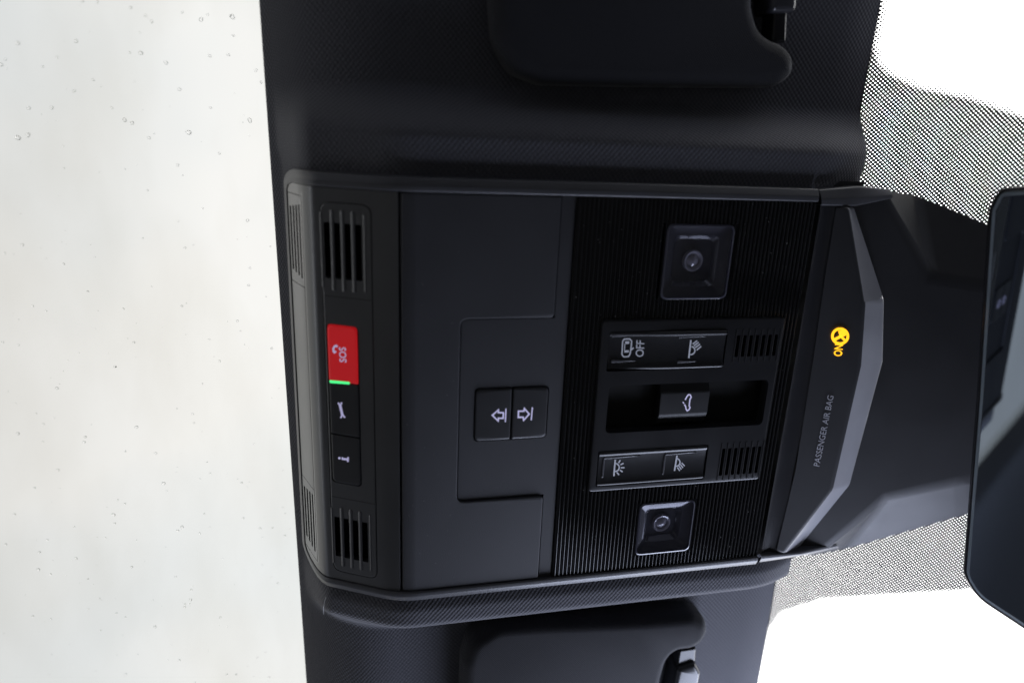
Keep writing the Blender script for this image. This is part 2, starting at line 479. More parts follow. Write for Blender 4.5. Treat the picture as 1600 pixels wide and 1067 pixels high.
# turned-up rear and front edges
def lip(i, dU, dH):
    b = len(verts)
    for j in range(nv):
        U, V, H = verts[i * nv + j]
        verts.append((U + dU, V, H + dH)); u, v = uvs[i * nv + j]; uvs.append((u + math.copysign(math.hypot(dU, dH), dU) / 1000.0, v))
    for j in range(nv - 1):
        faces.append((i * nv + j, i * nv + j + 1, b + j + 1, b + j))
lip(0, -0.6, -9.0); lip(nu - 1, 0.8, -6.0)
me = bpy.data.meshes.new('headliner'); me.from_pydata([W(*v) for v in verts], [], faces)
ul = me.uv_layers.new(name='UVMap')
for lp in me.loops: ul.data[lp.index].uv = uvs[lp.vertex_index]
bm = bmesh.new(); bm.from_mesh(me); bmesh.ops.recalc_face_normals(bm, faces=bm.faces); bm.to_mesh(me); bm.free()
head = link('headliner', me, M_CLOTH, None, 60)
tag(head, 'charcoal knitted headliner swelling out around the overhead console', None, None, 'structure')

# a pale hair on the cloth
def on_head(px, py):
    H = -10.0
    for _ in range(60):
        U, V = at(px, py, H); H = 0.7 * H + 0.3 * Hhead(U, V)
    return U, V, H
hv = [on_head(x, y) for x, y in ((509, 932), (506.6, 941), (505.2, 950), (505.8, 959))]
tube_v = []; tube_f = []
for k, (U, V, H) in enumerate(hv):
    for a in range(5): tube_v.append((U + 0.11 * math.cos(a * 1.2566), V, H + 0.15 + 0.11 * math.sin(a * 1.2566)))
for k in range(len(hv) - 1):
    for a in range(5): tube_f.append((k * 5 + a, k * 5 + (a + 1) % 5, k * 5 + 5 + (a + 1) % 5, k * 5 + 5 + a))
o = from_uvh('fibre', tube_v, tube_f, M_FIBRE, None, 60)
tag(o, 'single pale hair lying on the charcoal headliner cloth', 'hair')

# ================================================================== GLASS ROOF with raindrops
HG = -70.0
roof = thing('glass_roof', 'tinted glass roof panel speckled with raindrops', 'glass roof', -40, VC, HG)
def boxuvh(name, u0, u1, v0, v1, h0, h1, mat, parent, smooth=0):
    vv = [(u, v, h) for u in (u0, u1) for v in (v0, v1) for h in (h0, h1)]
    ff = [(0, 1, 3, 2), (4, 6, 7, 5), (0, 4, 5, 1), (2, 3, 7, 6), (0, 2, 6, 4), (1, 5, 7, 3)]
    return from_uvh(name, vv, ff, mat, parent, smooth)
boxuvh('pane', -640, -24, -230, 464, HG - 4.5, HG, M_ROOF, roof)
boxuvh('edge_seal', -33, -18, -232, 466, HG, HG + 3.0, M_BLACK, roof)
def drop_mesh(seed):
    rnd = random.Random(seed)
    bm = bmesh.new(); bmesh.ops.create_uvsphere(bm, u_segments=12, v_segments=8, radius=1.0)
    bmesh.ops.bisect_plane(bm, geom=bm.verts[:] + bm.edges[:] + bm.faces[:], plane_co=(0, 0, 0.0), plane_no=(0, 0, 1), clear_inner=True)
    bmesh.ops.holes_fill(bm, edges=[e for e in bm.edges if e.is_boundary], sides=0)
    a = rnd.uniform(0, 6.28)
    for v in bm.verts:
        x, y, z = v.co
        rr = 1 + 0.14 * math.cos(2 * (math.atan2(y, x) - a)) + 0.06 * math.cos(3 * (math.atan2(y, x) + a))
        v.co = (x * rr, y * rr, z * 0.55)
    bmesh.ops.recalc_face_normals(bm, faces=bm.faces)
    me = bpy.data.meshes.new('raindrop'); bm.to_mesh(me); bm.free()
    me.materials.append(M_WATER)
    me.polygons.foreach_set('use_smooth', [True] * len(me.polygons)); me.set_sharp_from_angle(angle=math.radians(50))
    return me
dmesh = [drop_mesh(s) for s in range(6)]
big = [(x / 3.557, y / 3.557, 1.15) for x, y in ((540, 10), (97, 242), (5, 360), (30, 332), (237, 372), (317, 320), (160, 602), (622, 600), (693, 667), (733, 685), (1048, 737), (1292, 95), (1013, 70), (843, 122), (808, 88), (1118, 110), (922, 350), (720, 293), (782, 296), (1270, 307), (997, 498), (1388, 670), (517, 445), (423, 229), (155, 752), (98, 767), (287, 600), (1170, 600))]
big += [(x / 2.285, 600 + y / 2.285, 0.95) for x, y in ((28, 27), (203, 15), (487, 154), (555, 247), (207, 306), (63, 177), (52, 465), (376, 548), (272, 622), (137, 661), (117, 828), (545, 770), (935, 643), (907, 213), (632, 88), (155, 143), (184, 964), (640, 985), (553, 866), (448, 832), (447, 240), (584, 354), (713, 338), (420, 413), (660, 795), (130, 105), (1010, 440), (405, 466), (787, 832), (634, 523), (650, 510))]
for k, (px, py, r) in enumerate(big):
    U, V = at(px, py, HG - 4.5)
    o = bpy.data.objects.new('raindrop', dmesh[k % 6]); col.objects.link(o)
    o.parent = roof; o.matrix_parent_inverse = parent_inv[roof.name]
    o.location = W(U, V, HG - 4.5 - 0.02); s = r * random.uniform(0.45, 1.0) ** 1.2 * 0.00098
    o.scale = (s, s, s); o.rotation_euler = (0, 0, random.uniform(0, 6.28))
bm = bmesh.new()
for k in range(850):
    U = random.uniform(-330, -30); V = random.uniform(-140, 420)
    s = 0.00020 + 0.00052 * random.random() ** 2.2
    b2 = bmesh.new(); b2.from_mesh(dmesh[k % 6]); 
    for v in b2.verts: v.co = Vector(v.co) * s + W(U, V, HG - 4.52)
    tmp = bpy.data.meshes.new('t'); b2.to_mesh(tmp); b2.free(); bm.from_mesh(tmp); bpy.data.meshes.remove(tmp)
me = bpy.data.meshes.new('drizzle'); bm.to_mesh(me); bm.free()
o = link('drizzle', me, M_WATER, roof, 50); tag(o, kind='stuff')

skin = boxuvh('roof_panel', -20, 272, -480, 714, -74, -68, M_BLACK, None)
tag(skin, 'dark steel roof skin above the headliner', None, None, 'structure')

# the dark cabin below the windows
tu0, tu1, tv0, tv1, th0, th1 = -1500, 640, -560, 794, 300, 900
tvx = [(u, v, h) for h in (th0, th1) for (u, v) in ((tu0, tv0), (tu1, tv0), (tu1, tv1), (tu0, tv1))]
o = from_uvh('cabin_floor', tvx, [(4, 5, 6, 7), (0, 1, 5, 4), (1, 2, 6, 5), (2, 3, 7, 6), (3, 0, 4, 7)], M_BLACK, None, 0)
tag(o, 'dark cabin floor and door linings below the windows', None, None, 'structure')
for nm, side in (('side_rail_lining', -1), ('side_rail_lining', 1)):
    rv_ = []; rf_ = []; ru = []
    for i in range(31):
        U = -34 - 606 * i / 30; acc = 0.0
        for j in range(22):
            d = 300 * j / 21.0
            H = -62.0 + 3.0 * math.sin(min(1.0, d / 25.0) * math.pi / 2) * 3 + 0.0018 * max(0, d - 60) ** 2 * (1.0 if side > 0 else 1.6)
            if j == 0: H = -72.0
            rv_.append((U, VC + side * (318 + d), H)); acc = d; ru.append((U / 1000.0, d / 1000.0))
    for i in range(30):
        for j in range(21): rf_.append((i * 22 + j, i * 22 + j + 1, i * 22 + 23 + j, i * 22 + 22 + j))
    me = bpy.data.meshes.new(nm); me.from_pydata([W(*v) for v in rv_], [], rf_)
    ul = me.uv_layers.new(name='UVMap')
    for lp in me.loops: ul.data[lp.index].uv = ru[lp.vertex_index]
    o = link(nm, me, M_CLOTH, None, 60); tag(o, 'charcoal knitted lining along the side of the glass roof', None, None, 'structure')

# ================================================================== WINDSCREEN with dotted print
wind = thing('windscreen', 'raked windscreen with black dotted print around the mirror base', 'windscreen', 240, VC, -26)
wv = []; wf = []
nU, nV = 26, 30
for i in range(nU):
    U = 238 + (900 - 238) * i / (nU - 1)
    for j in range(nV):
        V = -480 + 1194 * j / (nV - 1); wv.append((U, V, Hw(U, V)))
for i in range(nU - 1):
    for j in range(nV - 1): wf.append((i * nV + j, i * nV + j + 1, (i + 1) * nV + j + 1, (i + 1) * nV + j))
b0 = len(wv); wv += [(u, v, h - 4.0) for u, v, h in wv]
wf += [tuple(b0 + k for k in f) for f in wf[:]]
from_uvh('pane', wv, wf, M_WIND, wind, 60)
def on_wind(px, py):
    lo, hi = -200.0, 270.0                 # bisection along the ray
    g_ = lambda H: H - Hw(*at(px, py, H))
    for _ in range(60):
        mid = 0.5 * (lo + hi)
        if g_(mid) > 0: hi = mid
        else: lo = mid
    return at(px, py, hi)
frit = [on_wind(x, y) for x, y in ((1300, -90), (1402, -90), (1391, 20), (1381, 70), (1386, 92), (1400, 106), (1440, 125), (1520, 142), (1640, 183), (1800, 235))]
frit += [on_wind(x, y) for x, y in ((1800, 900), (1500, 930), (1400, 936), (1290, 943), (1230, 962), (1212, 985), (1190, 1067), (1170, 1150), (1100, 1150))]
frit += [(226, frit[-1][1]), (226, frit[0][1])]
fe = [(Vector(frit[i]), Vector(frit[(i + 1) % len(frit)])) for i in range(len(frit) - 3)]
def edge_d(p):
    best = 1e9; p = Vector(p)
    for a, b in fe:
        t = max(0, min(1, (p - a).dot(b - a) / (b - a).length_squared)); best = min(best, (p - a - (b - a) * t).length)
    return best
PIT = 1.34
fv = []; ff = []
c45 = math.sqrt(0.5)
for i in range(-320, 360):
    for j in range(-320, 360):
        U = 300 + (i + j) * c45 * PIT; V = 117 + (i - j) * c45 * PIT
        if U < 236 or U > 372 or V < -75 or V > 330: continue
        if 60 < V < 165 and U > 262: continue          # hidden behind the mirror base
        ed = edge_d((U, V))
        if not pin((U, V), frit):
            continue
        r = PIT * min(0.575, 0.17 + 0.08 * ed)
        b = len(fv)
        for k in range(10):
            a = k * math.pi / 5
            uu, v2 = U + r * math.cos(a), V + r * math.sin(a)
            fv.append((uu, v2, Hw(uu, v2) + 0.12))
        ff.append(tuple(range(b, b + 10)))
o = from_uvh('dot_print', fv, ff, M_FRIT, wind, 0, False); tag(o, kind='stuff')

# ================================================================== OVERHEAD CONSOLE
con = thing('overhead_console', 'black overhead console with red SOS button, switches and two reading lamps', 'console', 90, VC, -6)
UF = 207.3                                     # front end of the console
# dark tray behind everything
def tray(name, u0, u1, v0, v1, off, parent, mat=M_BLACK, wall=16.0):
    p = [(u0, v0), (u1, v0), (u1, v1), (u0, v1)]
    return slab(name, p, mat, parent, off, wall, 0.0)
slab('tray', [(-26, 21), (UF, 21), (UF, 213), (-26, 213)], M_BLACK, con, -11.0, 3.0, 0.0)

# bezel: a rounded rail along both sides and round the rear end
def upath(v0, v1, ur, r, n=10):
    pts = []
    u = UF
    st = []
    while u > ur + r: st.append(u); u -= 3.0
    st.append(ur + r)
    for u in st: pts.append((u, v0))
    for k in range(1, n): a = math.pi / 2 * k / n; pts.append((ur + r - r * math.sin(a), v0 + r - r * math.cos(a)))
    m_ = 24
    for k in range(m_ + 1): pts.append((ur, v0 + r + (v1 - v0 - 2 * r) * k / m_))
    for k in range(1, n): a = math.pi / 2 * k / n; pts.append((ur + r - r * math.cos(a), v1 - r + r * math.sin(a)))
    for u in reversed(st): pts.append((u, v1))
    return pts
outp = upath(VO0, VO1, -30.6, 7.5); inp = upath(VO0 + 5.7, VO1 - 5.7, -28.9, 4.4)
# same number of points on both paths
def resample(p, n):
    L = [0.0]
    for i in range(1, len(p)): L.append(L[-1] + math.dist(p[i], p[i - 1]))
    out = []; k = 0
    for i in range(n):
        s = L[-1] * i / (n - 1)
        while k < len(p) - 2 and L[k + 1] < s: k += 1
        t = (s - L[k]) / max(1e-9, L[k + 1] - L[k]); out.append((p[k][0] + (p[k + 1][0] - p[k][0]) * t, p[k][1] + (p[k + 1][1] - p[k][1]) * t))
    return out
nn = min(len(outp), len(inp))
if len(outp) != len(inp): outp = resample(outp, 260); inp = resample(inp, 260); nn = 260
prof = [(0.0, -9.0), (0.0, -1.2), (0.03, -0.75), (0.10, -0.4), (0.50, 0.75), (0.58, 0.95), (0.65, 1.0), (0.90, 1.0), (0.97, 0.8), (1.0, 0.4), (1.0, -4.5)]
bv = []; bf = []
for i in range(nn):
    for t, h in prof:
        U = outp[i][0] * (1 - t) + inp[i][0] * t; V = outp[i][1] * (1 - t) + inp[i][1] * t
        bv.append((U, V, Hc(U) + h))
k = len(prof)
for i in range(nn - 1):
    for j in range(k - 1): bf.append((i * k + j, i * k + j + 1, (i + 1) * k + j + 1, (i + 1) * k + j))
from_uvh('bezel', bv, bf, M_SATIN, con, 50)

# rear panel (raked) with two vents and the slits in its steep rear face
VI0, VI1 = VO0 + 5.95, VO1 - 5.95
seam = 17.4
def rect(u0, v0, u1, v1): return [(u0, v0), (u1, v0), (u1, v1), (u0, v1)]
slits = []
for v0, v1 in ((30, 66), (168, 204)):
    for k in range(4):
        u = -27.7 + 1.5 * k
        slits.append(rect(u, v0 + 2 + 1.2 * (3 - k) * 0.5, u + 0.72, v1 - 2 - 0.6 * (3 - k)))
for v in (28.0, 67.5, 166.5, 206.0): slits.append(rect(-28.3, v, -21.9, v + 0.3))
slits.append(rect(-21.8, 28.0, -21.55, 206.3))
ma = pxpoly([(497, 318), (577, 318), (591, 902), (524, 893)])
MU0, MU1 = (ma[0][0] + ma[3][0]) / 2, (ma[1][0] + ma[2][0]) / 2
MV0, MV1 = (ma[0][1] + ma[1][1]) / 2, (ma[2][1] + ma[3][1]) / 2
module_hole = rounded(rect(MU0 - 0.3, MV0 - 0.3, MU1 + 0.3, MV1 + 0.3), 4.5)
rear = slab('rear_panel', rounded([(-28.7, VI0), (seam, VI0), (seam, VI1), (-28.7, VI1)], [3.0, 0.3, 0.3, 3.0]), M_REAR, con, 0.0, 6.0, 0.25, slits + [module_hole], 2.2, step=1.6)
# module in the rear panel: vents left and right, call buttons between
def slotrect(pl):
    q = pxpoly(pl); return ((q[0][0] + q[3][0]) / 2, (q[1][0] + q[2][0]) / 2, (q[0][1] + q[1][1]) / 2, (q[2][1] + q[3][1]) / 2)
sl_top = [((505.3, 349), (515.5, 349), (513.6, 434), (503.8, 434)), ((521, 349), (531, 349), (529.5, 436), (519.5, 436)), ((537, 349), (547.5, 349), (545.5, 437), (535.5, 437)), ((553.5, 350), (564.5, 350), (562, 438), (551.5, 438))]
sl_bot = [((521, 807), (530, 807), (538.7, 870), (530, 870)), ((535.7, 810), (544.7, 810), (552, 873), (543.5, 873)), ((551, 812.6), (560, 812.6), (565.5, 875), (557, 875)), ((565.5, 816), (574, 816), (579.6, 878), (571.5, 878))]
ts = [slotrect(p) for p in sl_top]; bs = [slotrect(p) for p in sl_bot]
mu = [((a[0] + b[0]) / 2, (a[1] + b[1]) / 2) for a, b in zip(ts, bs)]
tv = (sum(a[2] for a in ts) / 4, sum(a[3] for a in ts) / 4); bvv = (sum(a[2] for a in bs) / 4, sum(a[3] for a in bs) / 4)
mh = []
for (v0, v1) in (tv, bvv):
    for (u0, u1) in mu: mh.append(rounded(rect(u0, v0, u1, v1), 0.5, 3))
# button well
bw = pxpoly([(507, 507), (558, 509), (567, 762), (521, 752)])
BU0, BU1 = (bw[0][0] + bw[3][0]) / 2, (bw[1][0] + bw[2][0]) / 2
BV0, BV1 = (bw[0][1] + bw[1][1]) / 2, (bw[2][1] + bw[3][1]) / 2
mh.append(rounded(rect(BU0, BV0, BU1, BV1), 2.2))
module = slab('call_module', rounded(rect(MU0, MV0, MU1, MV1), 4.2), M_REAR, con, 0.05, 5.0, 0.3, mh, 4.0, step=1.6)
# seams either side of the buttons, raised bars that run past the slots
bars = [mu[0][0] - 1.1] + [(mu[i][1] + mu[i + 1][0]) / 2 for i in range(3)] + [mu[3][1] + 1.1]
for (v0, v1) in (tv, bvv):
    for u in bars[1:4]:
        slab('vent_bar', rounded(rect(u - 0.95, v0 - 5.5, u + 0.95, v1 + 5.5), 0.9, 3), M_REAR, module, 0.5, 1.6, 0.75, step=0.8)
    for u in (bars[0], bars[4]):
        slab('vent_bar', rounded(rect(u - 0.5, v0 - 4.5, u + 0.5, v1 + 4.5), 0.45, 3), M_REAR, module, 0.32, 1.2, 0.4, step=0.8)
for y0, y1 in ((463, 470), (772, 786)):
    a = uvp(500, y0 - 2); b = uvp(575, y1 - 2)
    v = (a[1] + b[1]) / 2
    slab('seam', rect(MU0 + 0.5, v, MU1 - 0.5, v + 0.28), M_BLACK, module, 0.09, 0.4, 0.0)

# call buttons
def vline(y0, x0, x1): return (uvp(x0, y0)[1] + uvp(x1, y0)[1]) / 2
g = 0.42
bu0, bu1 = BU0 + g, BU1 - g
v_sos0 = BV0 + g; v_sos1 = (uvp(512, 594)[1] + uvp(560, 600)[1]) / 2
v_wr1 = (uvp(518, 677)[1] + uvp(562, 682.7)[1]) / 2
def crown(u0, u1, hmax):
    return lambda U, V: hmax * (1 - ((U - (u0 + u1) / 2) / ((u1 - u0) / 2)) ** 2)
sos = slab('sos_button', rounded(rect(bu0, v_sos0, bu1, v_sos1), [2.4, 2.4, 0.8, 0.8]), M_RED, con, 0.7, 4.0, 0.7, step=1.2)
sos['label'] = 'red emergency call button marked SOS'
wr = slab('service_button', rounded(rect(bu0, v_sos1 + 0.15, bu1, v_wr1 - 0.15), 0.6), M_BUTTON, con, 0.55, 4.0, 0.5, step=1.2)
inf = slab('information_button', rounded(rect(bu0, v_wr1 + 0.25, bu1, BV1 - g), [0.7, 0.7, 2.4, 2.4]), M_BUTTON, con, 0.55, 4.0, 0.6, step=1.2)
led = pxpoly([(514.5, 594), (546.5, 596.5), (546.8, 600.5), (515, 598.2)], 0.7)
slab('indicator_led', rounded(led, 0.6, 4), M_GREEN, sos, 0.95, 0.8, 0.3, step=1.2)['label'] = 'lit green indicator bar'
k = Ink(0.76); k.text('SOS', (541.6, 566.3), (-1.2, -23.5), (-11.2, -0.8), 1.0, 0.01); k.build('lettering', M_ICON, sos)
k = Ink(0.76); k.stroke([(525.8, 539.5), (522.3, 541.5), (520.6, 545.2), (521.3, 549), (523.3, 551.5)], 3.0); k.stroke([(525.3, 540), (527.2, 542)], 3.2); k.stroke([(523, 550.5), (525, 548.6)], 3.2); k.build('phone_symbol', M_ICON, sos)
k = Ink(0.61); k.stroke([(531.6, 634), (535, 648.5)], 4.0); k.stroke([(531.8, 635), (528.4, 629)], 2.6); k.stroke([(531.4, 635), (534.0, 628.6)], 2.6); k.stroke([(535, 647.6), (532.2, 653)], 2.6); k.stroke([(535, 647.6), (539, 652.4)], 2.6); k.build('spanner_symbol', M_ICON, wr)
k = Ink(0.61); k.disc(530.3, 715.6, 2.1); k.stroke([(534.2, 716.5), (543.5, 717.6)], 3.4); k.stroke([(544, 713.8), (543.4, 721.6)], 2.6); k.stroke([(534.8, 713.8), (534.4, 717.4)], 1.6); k.build('information_symbol', M_ICON, inf)

# ---- storage lid with the roof-blind switch field
def Q(*pts): return pxpoly(pts)
lid_px = [(624.5, 300.5), (878, 309.5), (866.5, 497.5), (721, 498), (713, 781), (850, 779.5), (839, 910.5), (631, 923)]
L = Q(*lid_px)
uS = 18.3
uA = (L[1][0] + L[2][0]) / 2 ; vA = (L[2][1] + L[3][1]) / 2; uB = (L[3][0] + L[4][0]) / 2; vB = (L[4][1] + L[5][1]) / 2
uA2 = (L[5][0] + L[6][0]) / 2; uA = (uA + uA2) / 2
lidp = [(uS, VI0), (uA, VI0), (uA, vA), (uB, vA), (uB, vB), (uA, vB), (uA, VI1), (uS, VI1)]
lid = slab('storage_lid', rounded(lidp, [1.3, 1.3, 2.0, 3.6, 3.6, 2.0, 1.3, 1.3]), M_LID, con, 0.0, 4.0, 0.7, step=1.5)
G = Q((903, 307), (861.5, 909)); uG = (G[0][0] + G[1][0]) / 2
sw = Q((740.8, 605.5), (859, 605.5), (855, 687), (741, 690))
su0, su1 = (sw[0][0] + sw[3][0]) / 2, (sw[1][0] + sw[2][0]) / 2; sv0, sv1 = (sw[0][1] + sw[1][1]) / 2, (sw[2][1] + sw[3][1]) / 2
g2 = 0.35
fixp = [(uB + g2, vA + g2), (uA + g2, vA + g2), (uA + g2, VI0), (uG - 0.25, VI0), (uG - 0.25, VI1), (uA + g2, VI1), (uA + g2, vB - g2), (uB + g2, vB - g2)]
fixed = slab('switch_field', rounded(fixp, [2.6, 0, 0.3, 0.3, 0.3, 0.3, 0, 2.6]), M_LID, con, -1.1, 3.0, 0.3, [rounded(rect(su0, sv0, su1, sv1), 2.6)], 3.0)
sud = (uvp(801, 610)[0] + uvp(798, 688)[0]) / 2
def pillow(u0, u1, v0, v1, h):
    return lambda U, V: -h * max(0.0, 1 - ((U - (u0 + u1) / 2) / ((u1 - u0) / 2)) ** 2) * max(0.0, 1 - ((V - (v0 + v1) / 2) / ((v1 - v0) / 2)) ** 2)
def dished(name, u0, u1, v0, v1, r, mat, parent, off, bevel, dip, depth=4.0, n=9):
    """button with a slightly hollow face"""
    p = rounded(rect(u0, v0, u1, v1), r)
    o = slab(name, p, mat, parent, off, depth, bevel, Hf=flat)
    return o
b1 = dished('blind_button', su0 + 0.4, sud - 0.15, sv0 + 0.4, sv1 - 0.4, [2.4, 1.0, 1.0, 2.4], M_BUTTON, con, -0.4, 0.9, 0.3)
b2 = dished('blind_button', sud + 0.25, su1 - 0.4, sv0 + 0.4, sv1 - 0.4, [1.0, 2.4, 2.4, 1.0], M_BUTTON, con, -0.4, 0.9, 0.3)
def c6(x, y): return (730 + x / 9.7, 590 + y / 9.7)
k = Ink(-0.35); k.stroke([c6(*p) for p in ((382, 570), (472, 487), (472, 528), (548, 530), (546, 614), (472, 614), (470, 655))], 2.5, True); k.stroke([c6(588, 468), c6(578, 672)], 2.0); k.build('open_arrow', M_ICON, b1)
k = Ink(-0.35); k.stroke([c6(*p) for p in ((778, 508), (858, 506), (866, 468), (940, 550), (856, 645), (848, 598), (774, 600))], 2.5, True); k.stroke([c6(988, 448), c6(970, 645)], 2.0); k.build('close_arrow', M_ICON, b2)

# ---- ribbed gloss panel
LT = Q((1040, 350), (1148, 350), (1136, 468), (1033, 468)); LB = Q((1002, 787), (1090, 778), (1075, 858), (988, 870))
def bb(q): return ((q[0][0] + q[3][0]) / 2, (q[1][0] + q[2][0]) / 2, (q[0][1] + q[1][1]) / 2, (q[2][1] + q[3][1]) / 2)
lt, lb = bb(LT), bb(LB)
SP = bb(Q((942.5, 499.5), (1224.5, 495.5), (1186.5, 746), (915.5, 768.5)))
rv = []; rf = []
pit = 2.02; uu = uG
holes_uv = [lt, lb, (SP[0] + 1, SP[1] - 1, SP[2] + 1, SP[3] - 1)]
rp = [(0.0, -0.55), (0.30, -0.55), (0.42, -0.12), (0.55, 0.0), (0.78, 0.0), (0.90, -0.12), (1.0, -0.55)]
while uu < UF - 0.5:
    cuts = []
    for (a, b, c, d) in holes_uv:
        if uu + pit > a + 0.2 and uu < b - 0.2: cuts.append((c, d))
    cuts.sort(); spans = []; v = VI0
    for c, d in cuts:
        if c > v: spans.append((v, c))
        v = max(v, d)
    spans.append((v, VI1))
    for a, b in spans:
        base = len(rv)
        for t, h in rp:
            U = min(UF, uu + t * pit)
            rv += [(U, a, h), (U, b, h)]
        for q in range(len(rp) - 1): rf.append((base + 2 * q, base + 2 * q + 1, base + 2 * q + 3, base + 2 * q + 2))
        # end caps
        rf.append(tuple(base + 2 * q for q in range(len(rp)))); rf.append(tuple(base + 2 * q + 1 for q in range(len(rp))))
    uu += pit
gp = from_uvh('ribbed_panel', rv, rf, M_GLOSS, con, 30, False)

# specks of dust caught on the gloss panel, the lid and the rail
dv = []; df = []
rd_ = random.Random(3)
def speck(U, V, H, r):
    b = len(dv); a0 = rd_.uniform(0, 6.28); e = rd_.uniform(0.4, 1.0)
    for q in range(6): dv.append((U + r * math.cos(a0 + q * 1.047), V + r * e * math.sin(a0 + q * 1.047), H))
    df.append(tuple(range(b, b + 6)))
for _ in range(230):
    U, V = rd_.uniform(uG + 1, UF - 2), rd_.uniform(VI0 + 1, VI1 - 1)
    if any(a - 1 < U < b + 1 and c - 1 < V < d + 1 for a, b, c, d in holes_uv): continue
    speck(U, V, 0.06, 0.07 + 0.13 * rd_.random() ** 3)
for _ in range(90):
    U, V = rd_.uniform(20, uB), rd_.uniform(VI0 + 2, VI1 - 2); speck(U, V, Hc(U) + 0.05, 0.05 + 0.09 * rd_.random() ** 3)
for _ in range(60):
    U = rd_.uniform(20, UF - 3); speck(U, VO1 - 5.7 * 0.3, 1.1, 0.07 + 0.1 * rd_.random() ** 2)
o = from_uvh('dust', dv, df, M_FIBRE, con, 0, False); tag(o, kind='stuff')

# ---- reading lamps
def lamp(u0, u1, v0, v1):
    slab('lamp_surround', rect(u0 - 0.6, v0 - 0.05, u1 + 0.6, v1 + 0.05), M_GLOSS, con, -0.1, 3.0, 0.0, [rounded(rect(u0 + 0.3, v0 + 0.3, u1 - 0.3, v1 - 0.3), 3.4)], 3.0, Hf=flat)
    root_r = 3.6
    cup_holes = rounded(rect(u0 + 1.0, v0 + 1.0, u1 - 1.0, v1 - 1.0), 3.0)
    body = slab('reading_lamp', rounded(rect(u0 + 0.1, v0 + 0.1, u1 - 0.1, v1 - 0.1), root_r), M_RIM, con, 0.45, 3.0, 0.6, [cup_holes], 4.0, Hf=flat)
    uc, vc = (u0 + u1) / 2, (v0 + v1) / 2
    # stepped reflector
    vv = []; f2 = []
    n = None
    for d, h in ((1.0, -1.2), (4.2, -2.6), (5.6, -2.8), (6.0, -3.4), (7.4, -5.4)):
        p = rounded(rect(u0 + d, v0 + d, u1 - d, v1 - d), 3.0)
        b = len(vv); vv += [(x, y, h) for x, y in p]
        if n:
            for i in range(len(p)): f2.append((b - len(p) + i, b - len(p) + (i + 1) % len(p), b + (i + 1) % len(p), b + i))
        n = len(p)
    f2.append(tuple(range(len(vv) - n, len(vv))))
    from_uvh('reflector', vv, f2, M_CUP, body, 30)
    # round light source behind the lens
    vv = []; f2 = []
    for r, h in ((5.0, -5.4), (5.0, -4.2), (4.5, -3.6), (3.7, -3.9), (3.2, -4.8), (1.8, -4.1), (0.6, -3.5)):
        b = len(vv)
        for i in range(20): vv.append((uc + r * math.cos(i * math.pi / 10), vc + r * math.sin(i * math.pi / 10), h))
        if b:
            for i in range(20): f2.append((b - 20 + i, b - 20 + (i + 1) % 20, b + (i + 1) % 20, b + i))
    f2.append(tuple(range(len(vv) - 20, len(vv))))
    from_uvh('bulb_holder', vv, f2, M_BULB, body, 40)
    slab('lens', rounded(rect(u0 + 0.8, v0 + 0.8, u1 - 0.8, v1 - 0.8), 3.0), M_LENS, body, 0.2, 0.9, 0.35, Hf=flat)
    return body
lamp(*lt); lamp(*lb)

# ---- switch panel
rk1 = bb(Q((953, 517), (1136, 513), (1128, 575), (944.5, 578)))
slot = bb(Q((951, 602), (1200, 592), (1189, 661), (944, 677)))
rk2 = bb(Q((935, 705), (1107.5, 691), (1097.5, 746), (927.5, 760)))
vt1 = bb(Q((1148, 524), (1218, 521), (1212, 554), (1145, 557)))
vt2 = bb(Q((1126, 700), (1191, 695), (1185, 737), (1120, 741)))
sp_h = [rounded(rect(rk1[0], rk1[2], rk1[1], rk1[3]), 1.2), rounded(rect(slot[0], slot[2], slot[1], slot[3]), 2.8), rounded(rect(rk2[0], rk2[2], rk2[1], rk2[3]), 1.2)]
for a in (vt1, vt2):
    for q in range(7):
        u = a[0] + (a[1] - a[0]) * q / 7
        sp_h.append(rect(u + 0.3, a[2], u + 0.3 + (a[1] - a[0]) / 7 * 0.55, a[3]))
SPO = 1.1
spn = slab('switch_panel', rounded(rect(SP[0], SP[2], SP[1], SP[3]), 2.2), M_SWITCH, con, SPO, 3.0, 0.8, sp_h, 5.5, Hf=flat)
for a in (vt1, vt2):
    for q in range(8):
        u = a[0] + (a[1] - a[0]) * q / 7 - 0.15
        slab('vent_bar', rect(u - 0.42, a[2] - 3.0, u + 0.42, a[3] + 2.6), M_SWITCH, spn, SPO + 0.28, 1.0, 0.3, Hf=flat)
# hollow behind the slot, with the tailgate button in it
def well(name, b, depth, parent, mat):
    u0, u1, v0, v1 = b
    vv = [(u0, v0, 0), (u1, v0, 0), (u1, v1, 0), (u0, v1, 0), (u0, v0, -depth), (u1, v0, -depth), (u1, v1, -depth), (u0, v1, -depth)]
    return from_uvh(name, vv, [(0, 1, 5, 4), (1, 2, 6, 5), (2, 3, 7, 6), (3, 0, 4, 7), (4, 5, 6, 7)], mat, parent, 0, False)
well('slot_well', (slot[0] - 0.5, slot[1] + 0.5, slot[2] - 0.5, slot[3] + 0.5), 8.0, spn, M_BLACK)
tb = bb(Q((1035, 603), (1113, 599), (1106, 661), (1030, 665)))
def arch(v0, v1, drop):
    return lambda U, V: -drop * smst(0.55, 1.0, abs(V - (v0 + v1) / 2) / ((v1 - v0) / 2))
